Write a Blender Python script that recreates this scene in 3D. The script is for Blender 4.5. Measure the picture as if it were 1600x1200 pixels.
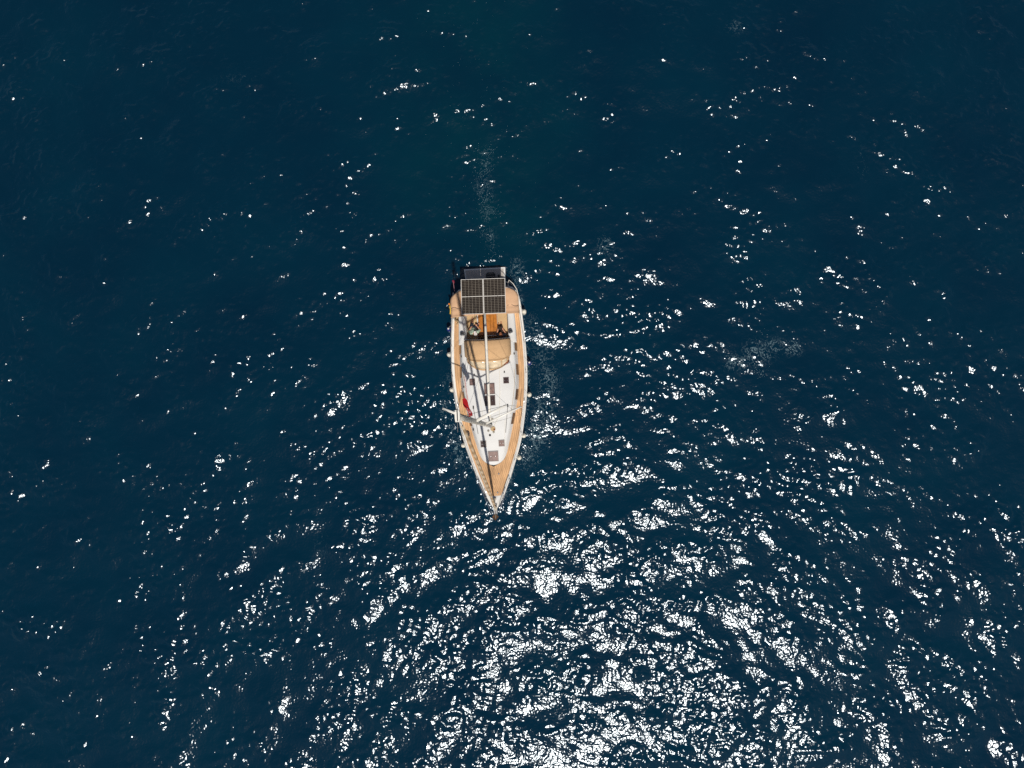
import bpy, bmesh, math, random
import numpy as np
from mathutils import Vector, Matrix

sc = bpy.context.scene
for o in list(bpy.data.objects):
    bpy.data.objects.remove(o, do_unlink=True)
C = sc.collection
random.seed(7)
R = math.radians

# ---------------------------------------------------------------- camera
FPX, CAM_H = 1040.0, 36.0           # focal length in pixels of a 1600 px wide frame, height over the sea
cam_d = bpy.data.cameras.new('camera')
cam = bpy.data.objects.new('camera', cam_d)
C.objects.link(cam)
cam_d.sensor_fit = 'HORIZONTAL'
cam_d.sensor_width = 36.0
cam_d.lens = 36.0 * FPX / 1600.0
cam_d.clip_start = 0.5
cam_d.clip_end = 6000
zc = Vector((-24 / FPX, 82 / FPX, 1.0)).normalized()     # world up seen in camera axes (a drone tilted 4.6 degrees)
xc = (Vector((1, 0, 0)) - zc.x * zc).normalized()
yc = zc.cross(xc)
cam.matrix_world = Matrix.Translation((0, 0, CAM_H)) @ Matrix((xc, yc, zc)).to_4x4()
sc.camera = cam

# ---------------------------------------------------------------- sky and sun
SUN_EL, SUN_AZ = 63.5, 166.0        # degrees; azimuth clockwise from +Y
world = bpy.data.worlds.new('World')
sc.world = world
world.use_nodes = True
wn = world.node_tree.nodes
bg = wn['Background']
sky = wn.new('ShaderNodeTexSky')
sky.sky_type = 'NISHITA'
sky.sun_disc = False
sky.sun_elevation = R(SUN_EL)
sky.sun_rotation = R(SUN_AZ)
sky.dust_density = 1.8
sky.ozone_density = 0.9
world.node_tree.links.new(sky.outputs[0], bg.inputs['Color'])
bg.inputs['Strength'].default_value = 0.056
sun_d = bpy.data.lights.new('sun', 'SUN')
sun_d.energy = 4.8
sun_d.angle = R(0.53)
sun_d.color = (1.0, 0.95, 0.87)
sun = bpy.data.objects.new('sun', sun_d)
C.objects.link(sun)
sdir = Vector((math.sin(R(SUN_AZ)) * math.cos(R(SUN_EL)), math.cos(R(SUN_AZ)) * math.cos(R(SUN_EL)), math.sin(R(SUN_EL))))
sun.rotation_euler = sdir.to_track_quat('Z', 'Y').to_euler()
sun.location = sdir * 60
sc.view_settings.view_transform = 'Standard'
sc.view_settings.look = 'None'
sc.view_settings.exposure = -0.4
sc.view_settings.gamma = 1.0
sc.render.engine = 'CYCLES'
sc.cycles.use_denoising = False
sc.cycles.max_bounces = 6
sc.cycles.use_adaptive_sampling = False

# ---------------------------------------------------------------- materials
MATS = {}
def mat(name, col, rough=0.5, var=0.0, vscale=6.0, bump=0.0, bscale=40.0, metallic=0.0, spec=0.5, coat=0.0):
    m = bpy.data.materials.new(name)
    m.use_nodes = True
    nt = m.node_tree
    b = nt.nodes['Principled BSDF']
    b.inputs['Base Color'].default_value = (*col, 1)
    b.inputs['Roughness'].default_value = rough
    b.inputs['Metallic'].default_value = metallic
    b.inputs['Specular IOR Level'].default_value = spec
    if coat:
        b.inputs['Coat Weight'].default_value = coat
        b.inputs['Coat Roughness'].default_value = 0.12
    tc = nt.nodes.new('ShaderNodeTexCoord')
    if var:
        n = nt.nodes.new('ShaderNodeTexNoise')
        n.inputs['Scale'].default_value = vscale
        n.inputs['Detail'].default_value = 5
        nt.links.new(tc.outputs['Object'], n.inputs['Vector'])
        r = nt.nodes.new('ShaderNodeMapRange')
        r.inputs['From Min'].default_value = 0.3
        r.inputs['From Max'].default_value = 0.7
        r.inputs['To Min'].default_value = 1 - var
        r.inputs['To Max'].default_value = 1 + var * 0.6
        nt.links.new(n.outputs['Fac'], r.inputs['Value'])
        mx = nt.nodes.new('ShaderNodeMix')
        mx.data_type = 'RGBA'
        mx.blend_type = 'MULTIPLY'
        mx.inputs['Factor'].default_value = 1
        mx.inputs[6].default_value = (*col, 1)
        nt.links.new(r.outputs[0], mx.inputs[7])
        nt.links.new(mx.outputs[2], b.inputs['Base Color'])
    if bump:
        n2 = nt.nodes.new('ShaderNodeTexNoise')
        n2.inputs['Scale'].default_value = bscale
        n2.inputs['Detail'].default_value = 4
        nt.links.new(tc.outputs['Object'], n2.inputs['Vector'])
        bp = nt.nodes.new('ShaderNodeBump')
        bp.inputs['Strength'].default_value = 1.0
        bp.inputs['Distance'].default_value = bump
        nt.links.new(n2.outputs['Fac'], bp.inputs['Height'])
        nt.links.new(bp.outputs[0], b.inputs['Normal'])
    MATS[name] = m
    return m

def mixrgb(nt, fac, a, b, blend='MIX'):
    mx = nt.nodes.new('ShaderNodeMix')
    mx.data_type = 'RGBA'
    mx.blend_type = blend
    for sock, v in ((mx.inputs['Factor'], fac), (mx.inputs[6], a), (mx.inputs[7], b)):
        if isinstance(v, (int, float)):
            sock.default_value = v
        elif isinstance(v, tuple):
            sock.default_value = (*v, 1)
        else:
            nt.links.new(v, sock)
    return mx.outputs[2]

mat('gelcoat', (0.74, 0.73, 0.705), 0.32, 0.05, 1.7)
mat('nonskid', (0.69, 0.685, 0.67), 0.6, 0.06, 1.3, 0.002, 60)
mat('hull_white', (0.80, 0.79, 0.76), 0.25, 0.06, 2.0)
mat('rail_cream', (0.80, 0.775, 0.72), 0.4, 0.08, 5)
mat('canvas', (0.595, 0.375, 0.195), 0.9, 0.10, 3.0, 0.010, 6)
mat('bimini_canvas', (0.62, 0.385, 0.23), 0.9, 0.10, 3.0, 0.016, 5)
mat('cushion', (0.56, 0.38, 0.20), 0.9, 0.08, 4.0, 0.006, 10)
mat('vinyl', (0.72, 0.58, 0.40), 0.2, 0.25, 5.0, 0.02, 4)
mat('varnish', (0.52, 0.19, 0.035), 0.25, 0.22, 5.0, coat=0.6)
mat('varnish_dark', (0.22, 0.055, 0.02), 0.3, 0.2, 7.0)
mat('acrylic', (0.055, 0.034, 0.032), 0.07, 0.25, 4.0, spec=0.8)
mat('acrylic_pale', (0.235, 0.150, 0.130), 0.10, 0.35, 6.0, spec=0.8)  # paler pinkish-brown acrylic for some of the hatch panes
mat('pad_grey', (0.42, 0.38, 0.345), 0.8, 0.12, 3)
mat('hatch_frame', (0.11, 0.075, 0.075), 0.4)
mat('steel', (0.62, 0.62, 0.62), 0.22, metallic=0.9)
mat('wire', (0.36, 0.35, 0.33), 0.35, metallic=0.6)
mat('spar', (0.66, 0.60, 0.50), 0.38, 0.08, 3.0, metallic=0.15)
mat('spar_white', (0.82, 0.79, 0.72), 0.35, 0.05, 3.0)
mat('boom_white', (0.82, 0.77, 0.68), 0.4, 0.07, 4.0)
mat('black_plastic', (0.014, 0.014, 0.016), 0.45)
mat('shade_black', (0.016, 0.012, 0.010), 0.7)  # deep shade under the sprayhood, painted in as near-black
mat('cell', (0.028, 0.021, 0.016), 0.2, 0.25, 9.0, spec=0.5)
mat('cell_line', (0.27, 0.235, 0.19), 0.4)
mat('alu_frame', (0.76, 0.74, 0.70), 0.35, 0.05, 5)
mat('rope_white', (0.72, 0.66, 0.55), 0.9, 0.2, 30)
mat('rope_tan', (0.52, 0.37, 0.20), 0.9, 0.2, 30)
mat('rope_red', (0.48, 0.06, 0.05), 0.9, 0.2, 30)
mat('rope_dark', (0.05, 0.045, 0.05), 0.9)
mat('fender_white', (0.80, 0.74, 0.62), 0.45, 0.10, 7)
mat('fender_blue', (0.018, 0.028, 0.16), 0.45)
mat('flag_red', (0.60, 0.006, 0.012), 0.85, 0.12, 6)
mat('ensign_red', (0.36, 0.025, 0.07), 0.85, 0.3, 12)
mat('flag_white', (0.80, 0.78, 0.76), 0.85)
mat('pole_pink', (0.42, 0.20, 0.24), 0.6)
mat('buoy_yellow', (0.78, 0.50, 0.06), 0.6, 0.1, 8)
mat('buoy_orange', (0.75, 0.23, 0.03), 0.6)
mat('rust', (0.14, 0.068, 0.03), 0.7, 0.45, 14, 0.006, 40)
mat('galvanised', (0.36, 0.33, 0.27), 0.5, 0.25, 14, metallic=0.5)
mat('skin_tan', (0.50, 0.23, 0.13), 0.55, 0.08, 20)
mat('shirt_green', (0.44, 0.56, 0.42), 0.9, 0.22, 11, 0.008, 18)
mat('shirt_navy', (0.09, 0.10, 0.13), 0.9, 0.2, 10, 0.008, 18)
mat('shorts_navy', (0.012, 0.014, 0.026), 0.9, 0.2, 10)
mat('trousers_brown', (0.035, 0.020, 0.014), 0.9, 0.3, 10)
mat('hair_brown', (0.26, 0.085, 0.03), 0.6, 0.4, 40)
mat('hair_black', (0.02, 0.013, 0.010), 0.6, 0.4, 40)
mat('cap_white', (0.80, 0.74, 0.70), 0.9)
mat('eye', (0.02, 0.015, 0.012), 0.2)
mat('foam', (0.27, 0.41, 0.46), 0.85)

# teak laid deck: fine dark caulking between narrow planks running fore and aft
def teak(name, base, dark, period):
    m = mat(name, base, 0.7)
    nt = m.node_tree
    b = nt.nodes['Principled BSDF']
    tc = nt.nodes.new('ShaderNodeTexCoord')
    mp = nt.nodes.new('ShaderNodeMapping')
    mp.inputs['Scale'].default_value = (9, 0.9, 1)
    nt.links.new(tc.outputs['Object'], mp.inputs['Vector'])
    n = nt.nodes.new('ShaderNodeTexNoise')
    n.inputs['Scale'].default_value = 1.6
    n.inputs['Detail'].default_value = 6
    nt.links.new(mp.outputs[0], n.inputs['Vector'])
    n3 = nt.nodes.new('ShaderNodeTexNoise')
    n3.inputs['Scale'].default_value = 1.4
    n3.inputs['Detail'].default_value = 4
    nt.links.new(tc.outputs['Object'], n3.inputs['Vector'])
    r1 = nt.nodes.new('ShaderNodeMapRange')
    r1.inputs['From Min'].default_value = 0.3
    r1.inputs['From Max'].default_value = 0.7
    nt.links.new(n.outputs['Fac'], r1.inputs['Value'])
    col = mixrgb(nt, r1.outputs[0], tuple(c * 0.80 for c in base), tuple(min(1, c * 1.16) for c in base))
    r3 = nt.nodes.new('ShaderNodeMapRange')
    r3.inputs['From Min'].default_value = 0.35
    r3.inputs['From Max'].default_value = 0.65
    r3.inputs['To Min'].default_value = 0.80
    r3.inputs['To Max'].default_value = 1.12
    nt.links.new(n3.outputs['Fac'], r3.inputs['Value'])
    col = mixrgb(nt, 1.0, col, r3.outputs[0], 'MULTIPLY')
    att = nt.nodes.new('ShaderNodeAttribute')
    att.attribute_name = 'plank'
    fr = nt.nodes.new('ShaderNodeMath')
    fr.operation = 'FRACT'
    dv = nt.nodes.new('ShaderNodeMath')
    dv.operation = 'DIVIDE'
    dv.inputs[1].default_value = period
    nt.links.new(att.outputs['Fac'], dv.inputs[0])
    nt.links.new(dv.outputs[0], fr.inputs[0])
    lt = nt.nodes.new('ShaderNodeMath')
    lt.operation = 'LESS_THAN'
    lt.inputs[1].default_value = 0.11
    nt.links.new(fr.outputs[0], lt.inputs[0])
    col = mixrgb(nt, lt.outputs[0], col, dark)
    nt.links.new(col, b.inputs['Base Color'])
    return m
teak('teak', (0.68, 0.395, 0.190), (0.17, 0.09, 0.045), 0.10)

# ---------------------------------------------------------------- mesh helpers
class MB:
    def __init__(s):
        s.v = []; s.f = []
    def box(s, x0, x1, y0, y1, z0, z1, inset=0.0):
        i = len(s.v); e = inset
        s.v += [(x0, y0, z0), (x1, y0, z0), (x1, y1, z0), (x0, y1, z0),
                (x0 + e, y0 + e, z1), (x1 - e, y0 + e, z1), (x1 - e, y1 - e, z1), (x0 + e, y1 - e, z1)]
        s.f += [(i + 3, i + 2, i + 1, i), (i + 4, i + 5, i + 6, i + 7)] + [(i + a, i + (a + 1) % 4, i + 4 + (a + 1) % 4, i + 4 + a) for a in range(4)]
        return s
    def tube(s, pts, r, n=8, cap=True, flat=None):
        """tapered tube along a polyline; flat = (direction, factor) squashes the section"""
        pts = [Vector(p) for p in pts]
        rs = r if isinstance(r, (list, tuple)) else [r] * len(pts)
        base = len(s.v)
        up = None
        for k, p in enumerate(pts):
            t = (pts[min(k + 1, len(pts) - 1)] - pts[max(k - 1, 0)]).normalized()
            if up is None:
                up = Vector((0, 0, 1)) if abs(t.z) < 0.9 else Vector((0, 1, 0))
            a = t.cross(up).normalized()
            b = a.cross(t).normalized()
            up = b
            for q in range(n):
                w = 2 * math.pi * q / n
                d = a * math.cos(w) * rs[k] + b * math.sin(w) * rs[k]
                if flat:
                    fd = Vector(flat[0]); d = d + fd * d.dot(fd) * (flat[1] - 1)
                s.v.append(tuple(p + d))
        for k in range(len(pts) - 1):
            for q in range(n):
                a0 = base + k * n + q; a1 = base + k * n + (q + 1) % n
                s.f.append((a0, a1, a1 + n, a0 + n))
        if cap:
            s.f.append(tuple(base + q for q in reversed(range(n))))
            s.f.append(tuple(base + (len(pts) - 1) * n + q for q in range(n)))
        return s
    def lathe(s, prof, c=(0, 0, 0), n=14):
        base = len(s.v)
        for r, z in prof:
            for q in range(n):
                w = 2 * math.pi * q / n
                s.v.append((c[0] + r * math.cos(w), c[1] + r * math.sin(w), c[2] + z))
        for k in range(len(prof) - 1):
            for q in range(n):
                a0 = base + k * n + q; a1 = base + k * n + (q + 1) % n
                s.f.append((a0, a1, a1 + n, a0 + n))
        s.f.append(tuple(base + q for q in reversed(range(n))))
        s.f.append(tuple(base + (len(prof) - 1) * n + q for q in range(n)))
        return s
    def ell(s, c, rad, nu=12, nv=8, rot=None):
        base = len(s.v)
        for j in range(nv + 1):
            ph = -math.pi / 2 + math.pi * j / nv
            for i in range(nu):
                th = 2 * math.pi * i / nu
                p = Vector((rad[0] * math.cos(ph) * math.cos(th), rad[1] * math.cos(ph) * math.sin(th), rad[2] * math.sin(ph)))
                if rot: p = rot @ p
                s.v.append(tuple(Vector(c) + p))
        for j in range(nv):
            for i in range(nu):
                a = base + j * nu + i; b = base + j * nu + (i + 1) % nu
                s.f.append((a, b, b + nu, a + nu))
        return s
    def prism(s, poly, z0, z1, inset=0.0):
        n = len(poly); base = len(s.v)
        cx = sum(p[0] for p in poly) / n; cy = sum(p[1] for p in poly) / n
        for p in poly: s.v.append((p[0], p[1], z0))
        for p in poly:
            d = math.hypot(p[0] - cx, p[1] - cy) or 1
            s.v.append((p[0] - (p[0] - cx) / d * inset, p[1] - (p[1] - cy) / d * inset, z1))
        s.f += [tuple(base + q for q in reversed(range(n))), tuple(base + n + q for q in range(n))]
        s.f += [(base + q, base + (q + 1) % n, base + n + (q + 1) % n, base + n + q) for q in range(n)]
        return s
    def grid(s, rows):
        base = len(s.v); m = len(rows[0])
        for r in rows: s.v += [tuple(p) for p in r]
        for i in range(len(rows) - 1):
            for j in range(m - 1):
                a = base + i * m + j
                s.f.append((a, a + 1, a + m + 1, a + m))
        return s
    def build(s, name, m, parent=None, smooth=False, solid=0.0, bevel=0.0, recalc=True):
        me = bpy.data.meshes.new(name)
        me.from_pydata(s.v, [], s.f)
        if recalc:
            bm = bmesh.new(); bm.from_mesh(me)
            bmesh.ops.remove_doubles(bm, verts=bm.verts, dist=1e-5)
            bmesh.ops.recalc_face_normals(bm, faces=bm.faces)
            bm.to_mesh(me); bm.free()
        me.materials.append(MATS[m])
        if smooth:
            me.polygons.foreach_set('use_smooth', [len(p.vertices) <= 4 for p in me.polygons])
        o = bpy.data.objects.new(name, me)
        C.objects.link(o)
        if parent: o.parent = parent
        if solid:
            md = o.modifiers.new('solid', 'SOLIDIFY'); md.thickness = solid; md.offset = -1
        if bevel:
            md = o.modifiers.new('bevel', 'BEVEL'); md.width = bevel; md.segments = 2; md.limit_method = 'ANGLE'
        return o

def interp(tab, y):
    if y <= tab[0][0]: return tab[0][1]
    for (a, va), (b, vb) in zip(tab, tab[1:]):
        if y <= b: return va + (vb - va) * (y - a) / (b - a)
    return tab[-1][1]

def smooth_tab(tab, n=200):
    xs = np.array([t[0] for t in tab]); ys = np.array([t[1] for t in tab])
    m = np.gradient(ys, xs)
    def f(y):
        y = min(max(y, xs[0]), xs[-1]); k = min(int(np.searchsorted(xs, y, 'right')) - 1, len(xs) - 2)
        h = xs[k + 1] - xs[k]; t = (y - xs[k]) / h
        return float((2*t**3-3*t*t+1)*ys[k] + (t**3-2*t*t+t)*h*m[k] + (-2*t**3+3*t*t)*ys[k+1] + (t**3-t*t)*h*m[k+1])
    return f

# ---------------------------------------------------------------- where the yacht lies (x = right in the photo, y = aft, z = up)
YAW = R(2.85)
BX, BY = -1.918, 2.013
def b2w(p):
    c, s = math.cos(YAW), math.sin(YAW)
    return Vector((c * p[0] - s * p[1] + BX, s * p[0] + c * p[1] + BY, p[2]))

def tag(o, label=None, cat=None, group=None, kind=None):
    if label: o['label'] = label
    if cat: o['category'] = cat
    if group: o['group'] = group
    if kind: o['kind'] = kind
    return o
def thing(name, base, label, cat, group=None):
    """an Empty at the thing's base; its parts are built in yacht coordinates minus that base"""
    o = bpy.data.objects.new(name, None)
    C.objects.link(o)
    o.empty_display_size = 0.2
    o.location = b2w(base); o.rotation_euler = (0, 0, YAW)
    return tag(o, label, cat, group)
def shift(mb, base):
    mb.v = [(p[0] - base[0], p[1] - base[1], p[2] - base[2]) for p in mb.v]
    return mb

# ================================================================= the sea
def build_sea():
    N, L = 896, 64.0
    dx = L / N
    rng = np.random.default_rng(11)
    kx = np.fft.fftfreq(N, dx) * 2 * np.pi
    KX, KY = np.meshgrid(kx, kx)                    # rows = y
    K = np.hypot(KX, KY); K[0, 0] = 1
    TH = np.arctan2(KY, KX)
    def band(l0, l1, rms_slope, main, aniso):
        lam = 2 * np.pi / K
        w = np.exp(-0.5 * ((np.log(lam) - 0.5 * (np.log(l0) + np.log(l1))) / (0.5 * np.log(l1 / l0))) ** 2)
        d = (1 - aniso) + aniso * np.cos(TH - main) ** 2
        A = w * d / K ** 2.0
        A[0, 0] = 0
        h = np.fft.ifft2(A * (rng.normal(size=K.shape) + 1j * rng.normal(size=K.shape))).real
        gy, gx = np.gradient(h, dx)
        return h * (rms_slope / np.sqrt((gx ** 2 + gy ** 2).mean() / 2))
    swell = band(5.0, 11.0, SEA['swell'], R(70), 0.8)
    mid = band(1.4, 3.4, SEA['mid'], R(95), 0.3)
    chop = band(0.55, 1.3, SEA['chop'], R(80), 0.4)
    fine = band(0.26, 0.55, SEA['fine'], R(80), 0.25)
    patch = band(3.0, 9.0, 1, 0, 0); patch = patch / patch.std()
    ride = np.clip(1 + 0.45 * (mid / mid.std()) + 0.40 * patch, 0.15, 2.6)
    long_ = swell + mid
    full = long_ + (chop * (0.55 + 0.45 * ride)) + fine * ride
    # non-uniform axes: the fine grid in view, then rows that grow out to the horizon
    def axis(a, b, far):
        i0 = int(round(a / dx)); i1 = int(round(b / dx))
        core = np.arange(i0, i1 + 1) * dx
        out, s, p = [], dx, b
        while p < far:
            s *= 1.28; p += s; out.append(p)
        out = np.array(out)
        lo = np.array([i0 * dx - (q - b) for q in out][::-1])
        return np.concatenate([lo, core, out])
    xs = axis(-31.0, 30.0, 2500); ys = axis(-20.5, 27.0, 2500)
    X, Y = np.meshgrid(xs, ys)
    ix = np.floor(X / dx + 0.5).astype(int) % N; iy = np.floor(Y / dx + 0.5).astype(int) % N
    ox = np.maximum(np.maximum(-31.0 - X, X - 30.0), 0); oy = np.maximum(np.maximum(-20.5 - Y, Y - 27.0), 0)
    od = np.hypot(ox, oy)
    # yacht coordinates of each vertex
    c, s = math.cos(YAW), math.sin(YAW)
    U = c * (X - BX) + s * (Y - BY); V = -s * (X - BX) + c * (Y - BY)
    hb = np.interp(V, [-5.8, -5, -4, -3, -2, -1, 0, 2, 4, 5.9], [0, .45, .85, 1.2, 1.5, 1.7, 1.87, 1.98, 1.88, 1.7], left=0, right=0)
    dist = np.where((V > -5.8) & (V < 6), np.abs(U) - hb, np.where(V <= -5.8, np.hypot(U, V + 5.8), np.maximum(np.abs(U) - 1.2, 0) + 0.9 * np.maximum(V - 6, 0) * 0 + 0.4))
    side = np.where(U > 0, 1.0, 0.55)
    turb = side * np.exp(-np.maximum(dist - 0.15, 0) ** 2 / (2 * 0.85 ** 2)) * np.clip((V + 5.2) / 2.5, 0, 1) * np.clip((7.5 - V) / 3, 0, 1)
    wake = np.exp(-((U - 0.2) ** 2) / (2 * 0.45 ** 2)) * np.clip((V - 5.6) / 2.0, 0, 1) * np.clip((15.5 - V) / 5, 0, 1)
    calm = np.exp(-((U - 0.3) ** 2) / (2 * 3.4 ** 2)) * np.clip((V - 6) / 5, 0, 1) * np.exp(-np.maximum(V - 8, 0) / 22)
    H = np.where(od == 0, full[iy, ix], long_[iy, ix] * np.exp(-od / 10))
    inside = np.clip(1 - np.maximum(-dist, 0) * 3, 0.15, 1)          # the sea lies flat under the hull
    H = H * inside
    H += 0.05 * np.exp(-((dist - 0.35) / 0.22) ** 2) * ((V > -5.6) & (V < 3)) * np.clip((V + 5.8) / 1.2, 0, 1)   # bow wave
    foam = np.zeros_like(U)
    for u, v, ru, rv, a in FOAM:
        foam = np.maximum(foam, a * np.exp(-0.5 * (((U - u) / ru) ** 2 + ((V - v) / rv) ** 2)))
    foam = np.maximum(foam, 0.8 * np.exp(-((dist - 0.10) / 0.14) ** 2) * ((V > -5.5) & (V < 5.5)))
    nx, ny = len(xs), len(ys)
    me = bpy.data.meshes.new('sea')
    co = np.stack([X, Y, H], -1).reshape(-1, 3).astype(np.float32)
    idx = np.arange(nx * ny).reshape(ny, nx)
    quads = np.stack([idx[:-1, :-1], idx[:-1, 1:], idx[1:, 1:], idx[1:, :-1]], -1).reshape(-1, 4)
    me.vertices.add(len(co)); me.vertices.foreach_set('co', co.ravel())
    me.loops.add(quads.size); me.loops.foreach_set('vertex_index', quads.ravel().astype(np.int32))
    me.polygons.add(len(quads))
    me.polygons.foreach_set('loop_start', np.arange(0, quads.size, 4, dtype=np.int32))
    me.polygons.foreach_set('use_smooth', np.ones(len(quads), dtype=bool))
    for nm, arr in (('turb', np.clip(turb + wake * 0.9, 0, 1)), ('aer', np.clip(calm + 0.25 * wake, 0, 1)), ('foamy', foam)):
        a = me.attributes.new(nm, 'FLOAT', 'POINT')
        a.data.foreach_set('value', arr.ravel().astype(np.float32))
    me.update(calc_edges=True)
    o = bpy.data.objects.new('sea', me)
    C.objects.link(o)
    tag(o, 'deep blue choppy open sea glittering in the sun', 'sea', kind='structure')
    me.materials.append(sea_material())
    def height(x, y):
        return float(full[int(math.floor(y / dx + 0.5)) % N, int(math.floor(x / dx + 0.5)) % N])
    return height

# centres and radii (yacht axes) of the thin foam: bow wash either side, propeller wash, a few breaking crests further off
FOAM = [(2.35, -2.0, .45, .7, 1.0), (2.75, -0.8, .5, .8, .8), (3.1, 0.6, .45, .9, .8), (2.9, 2.2, .5, .9, .6), (2.5, 3.6, .4, .7, .5), (1.75, -3.2, .35, .5, .8),
        (-1.95, -2.7, .35, .6, .9), (-2.3, -1.6, .3, .5, .6), (-1.4, -3.6, .25, .4, .7), (-2.6, -0.4, .3, .5, .5), (-2.4, 1.0, .25, .5, .45), (1.75, 7.0, .3, .5, .9), (1.5, 6.0, .3, .5, .7),
        (0.25, 13.4, .4, .5, .5), (0.10, 11.7, .35, .6, .65), (0.25, 10.4, .3, .5, .5), (0.35, 8.9, .25, .4, .6),
        (13.3, 1.35, .5, .35, .9), (14.4, 1.75, .6, .45, 1.0), (15.4, 2.1, .5, .3, .8), (16.4, 1.9, .35, .25, 1.0), (14.7, 20.2, .35, .3, .6), (6.6, 8.1, .35, .4, .8),
        (-13.5, 19.0, .9, .2, .3), (21, 12.0, .25, .7, .3), (-9.5, -7.5, .3, .6, .3)]
SEA = dict(swell=0.026, mid=0.070, chop=0.074, fine=0.082, rough=0.205, ior=1.48, b1=0.0215, s1=8.4, b2=0.0012, s2=14.0)

def sea_material():
    m = bpy.data.materials.new('sea_water')
    m.use_nodes = True
    nt = m.node_tree
    b = nt.nodes['Principled BSDF']
    tc = nt.nodes.new('ShaderNodeTexCoord')
    aer = nt.nodes.new('ShaderNodeAttribute'); aer.attribute_name = 'aer'
    tur = nt.nodes.new('ShaderNodeAttribute'); tur.attribute_name = 'turb'
    big = nt.nodes.new('ShaderNodeTexNoise')
    big.inputs['Scale'].default_value = 0.16
    big.inputs['Detail'].default_value = 4
    nt.links.new(tc.outputs['Object'], big.inputs['Vector'])
    rr = nt.nodes.new('ShaderNodeMapRange')
    rr.inputs['From Min'].default_value = 0.3
    rr.inputs['From Max'].default_value = 0.7
    nt.links.new(big.outputs['Fac'], rr.inputs['Value'])
    col = mixrgb(nt, rr.outputs[0], (0.0, 0.0146, 0.0335), (0.0, 0.0195, 0.0398))
    mul = nt.nodes.new('ShaderNodeMath'); mul.operation = 'MULTIPLY'
    nt.links.new(aer.outputs['Fac'], mul.inputs[0]); nt.links.new(rr.outputs[0], mul.inputs[1])
    col = mixrgb(nt, mul.outputs[0], col, (0.0, 0.0290, 0.0400))
    # light scattered back out of the deep water does not follow the ripples; the mirror-like surface on top does
    nt.nodes.remove(b)
    dif = nt.nodes.new('ShaderNodeBsdfDiffuse')
    fa = nt.nodes.new('ShaderNodeAttribute'); fa.attribute_name = 'foamy'
    w1 = nt.nodes.new('ShaderNodeTexNoise'); w1.inputs['Scale'].default_value = 1.6; w1.inputs['Detail'].default_value = 3
    nt.links.new(tc.outputs['Object'], w1.inputs['Vector'])
    va = nt.nodes.new('ShaderNodeVectorMath'); va.operation = 'MULTIPLY_ADD'
    va.inputs[1].default_value = (0.7, 0.7, 0)
    nt.links.new(w1.outputs['Color'], va.inputs[0]); nt.links.new(tc.outputs['Object'], va.inputs[2])
    w2 = nt.nodes.new('ShaderNodeTexNoise'); w2.inputs['Scale'].default_value = 2.6; w2.inputs['Detail'].default_value = 5; w2.inputs['Roughness'].default_value = 0.65
    nt.links.new(va.outputs[0], w2.inputs['Vector'])
    def mth(op, x, y):
        q = nt.nodes.new('ShaderNodeMath'); q.operation = op
        for s_, v_ in ((q.inputs[0], x), (q.inputs[1], y)):
            if isinstance(v_, float): s_.default_value = v_
            else: nt.links.new(v_, s_)
        return q.outputs[0]
    ridge = mth('ABSOLUTE', mth('SUBTRACT', w2.outputs['Fac'], 0.5), 0.0)
    wid = mth('MULTIPLY', fa.outputs['Fac'], 0.045)
    mask = mth('SUBTRACT', 1.0, mth('MINIMUM', mth('DIVIDE', ridge, mth('ADD', wid, 0.0005)), 1.0))
    spk = nt.nodes.new('ShaderNodeTexNoise'); spk.inputs['Scale'].default_value = 11.0; spk.inputs['Detail'].default_value = 3
    nt.links.new(tc.outputs['Object'], spk.inputs['Vector'])
    spr = nt.nodes.new('ShaderNodeMapRange'); spr.inputs['From Min'].default_value = 0.38; spr.inputs['From Max'].default_value = 0.62
    nt.links.new(spk.outputs['Fac'], spr.inputs['Value'])
    mask = mth('MULTIPLY', mth('MULTIPLY', mask, spr.outputs[0]), mth('MINIMUM', mth('MULTIPLY', fa.outputs['Fac'], 0.75), 0.55))
    col = mixrgb(nt, mask, col, (0.34, 0.50, 0.55))
    nt.links.new(col, dif.inputs['Color'])
    dif.inputs['Normal'].default_value = (0, 0, 1)
    vn = nt.nodes.new('ShaderNodeCombineXYZ'); vn.inputs[2].default_value = 1
    nt.links.new(vn.outputs[0], dif.inputs['Normal'])
    gl = nt.nodes.new('ShaderNodeBsdfGlossy')
    gl.distribution = 'BECKMANN'
    gl.inputs['Color'].default_value = (0.80, 0.89, 0.97, 1)
    gl.inputs['Roughness'].default_value = SEA['rough']
    fr = nt.nodes.new('ShaderNodeFresnel'); fr.inputs['IOR'].default_value = SEA['ior']
    ms = nt.nodes.new('ShaderNodeMixShader')
    nt.links.new(fr.outputs[0], ms.inputs[0]); nt.links.new(dif.outputs[0], ms.inputs[1]); nt.links.new(gl.outputs[0], ms.inputs[2])
    nt.links.new(ms.outputs[0], nt.nodes['Material Output'].inputs['Surface'])
    # ripples finer than the mesh
    def noise(scale, detail, rough=0.5):
        n = nt.nodes.new('ShaderNodeTexNoise')
        n.inputs['Scale'].default_value = scale
        n.inputs['Detail'].default_value = detail
        n.inputs['Roughness'].default_value = rough
        nt.links.new(tc.outputs['Object'], n.inputs['Vector'])
        return n.outputs['Fac']
    a = noise(SEA['s1'], 0.8, 0.45)
    f = noise(SEA['s2'], 1, 0.5)
    t1 = nt.nodes.new('ShaderNodeMath'); t1.operation = 'MULTIPLY_ADD'
    nt.links.new(tur.outputs['Fac'], t1.inputs[0]); t1.inputs[1].default_value = 0.009; t1.inputs[2].default_value = SEA['b2']
    m1 = nt.nodes.new('ShaderNodeMath'); m1.operation = 'MULTIPLY'
    nt.links.new(f, m1.inputs[0]); nt.links.new(t1.outputs[0], m1.inputs[1])
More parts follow.
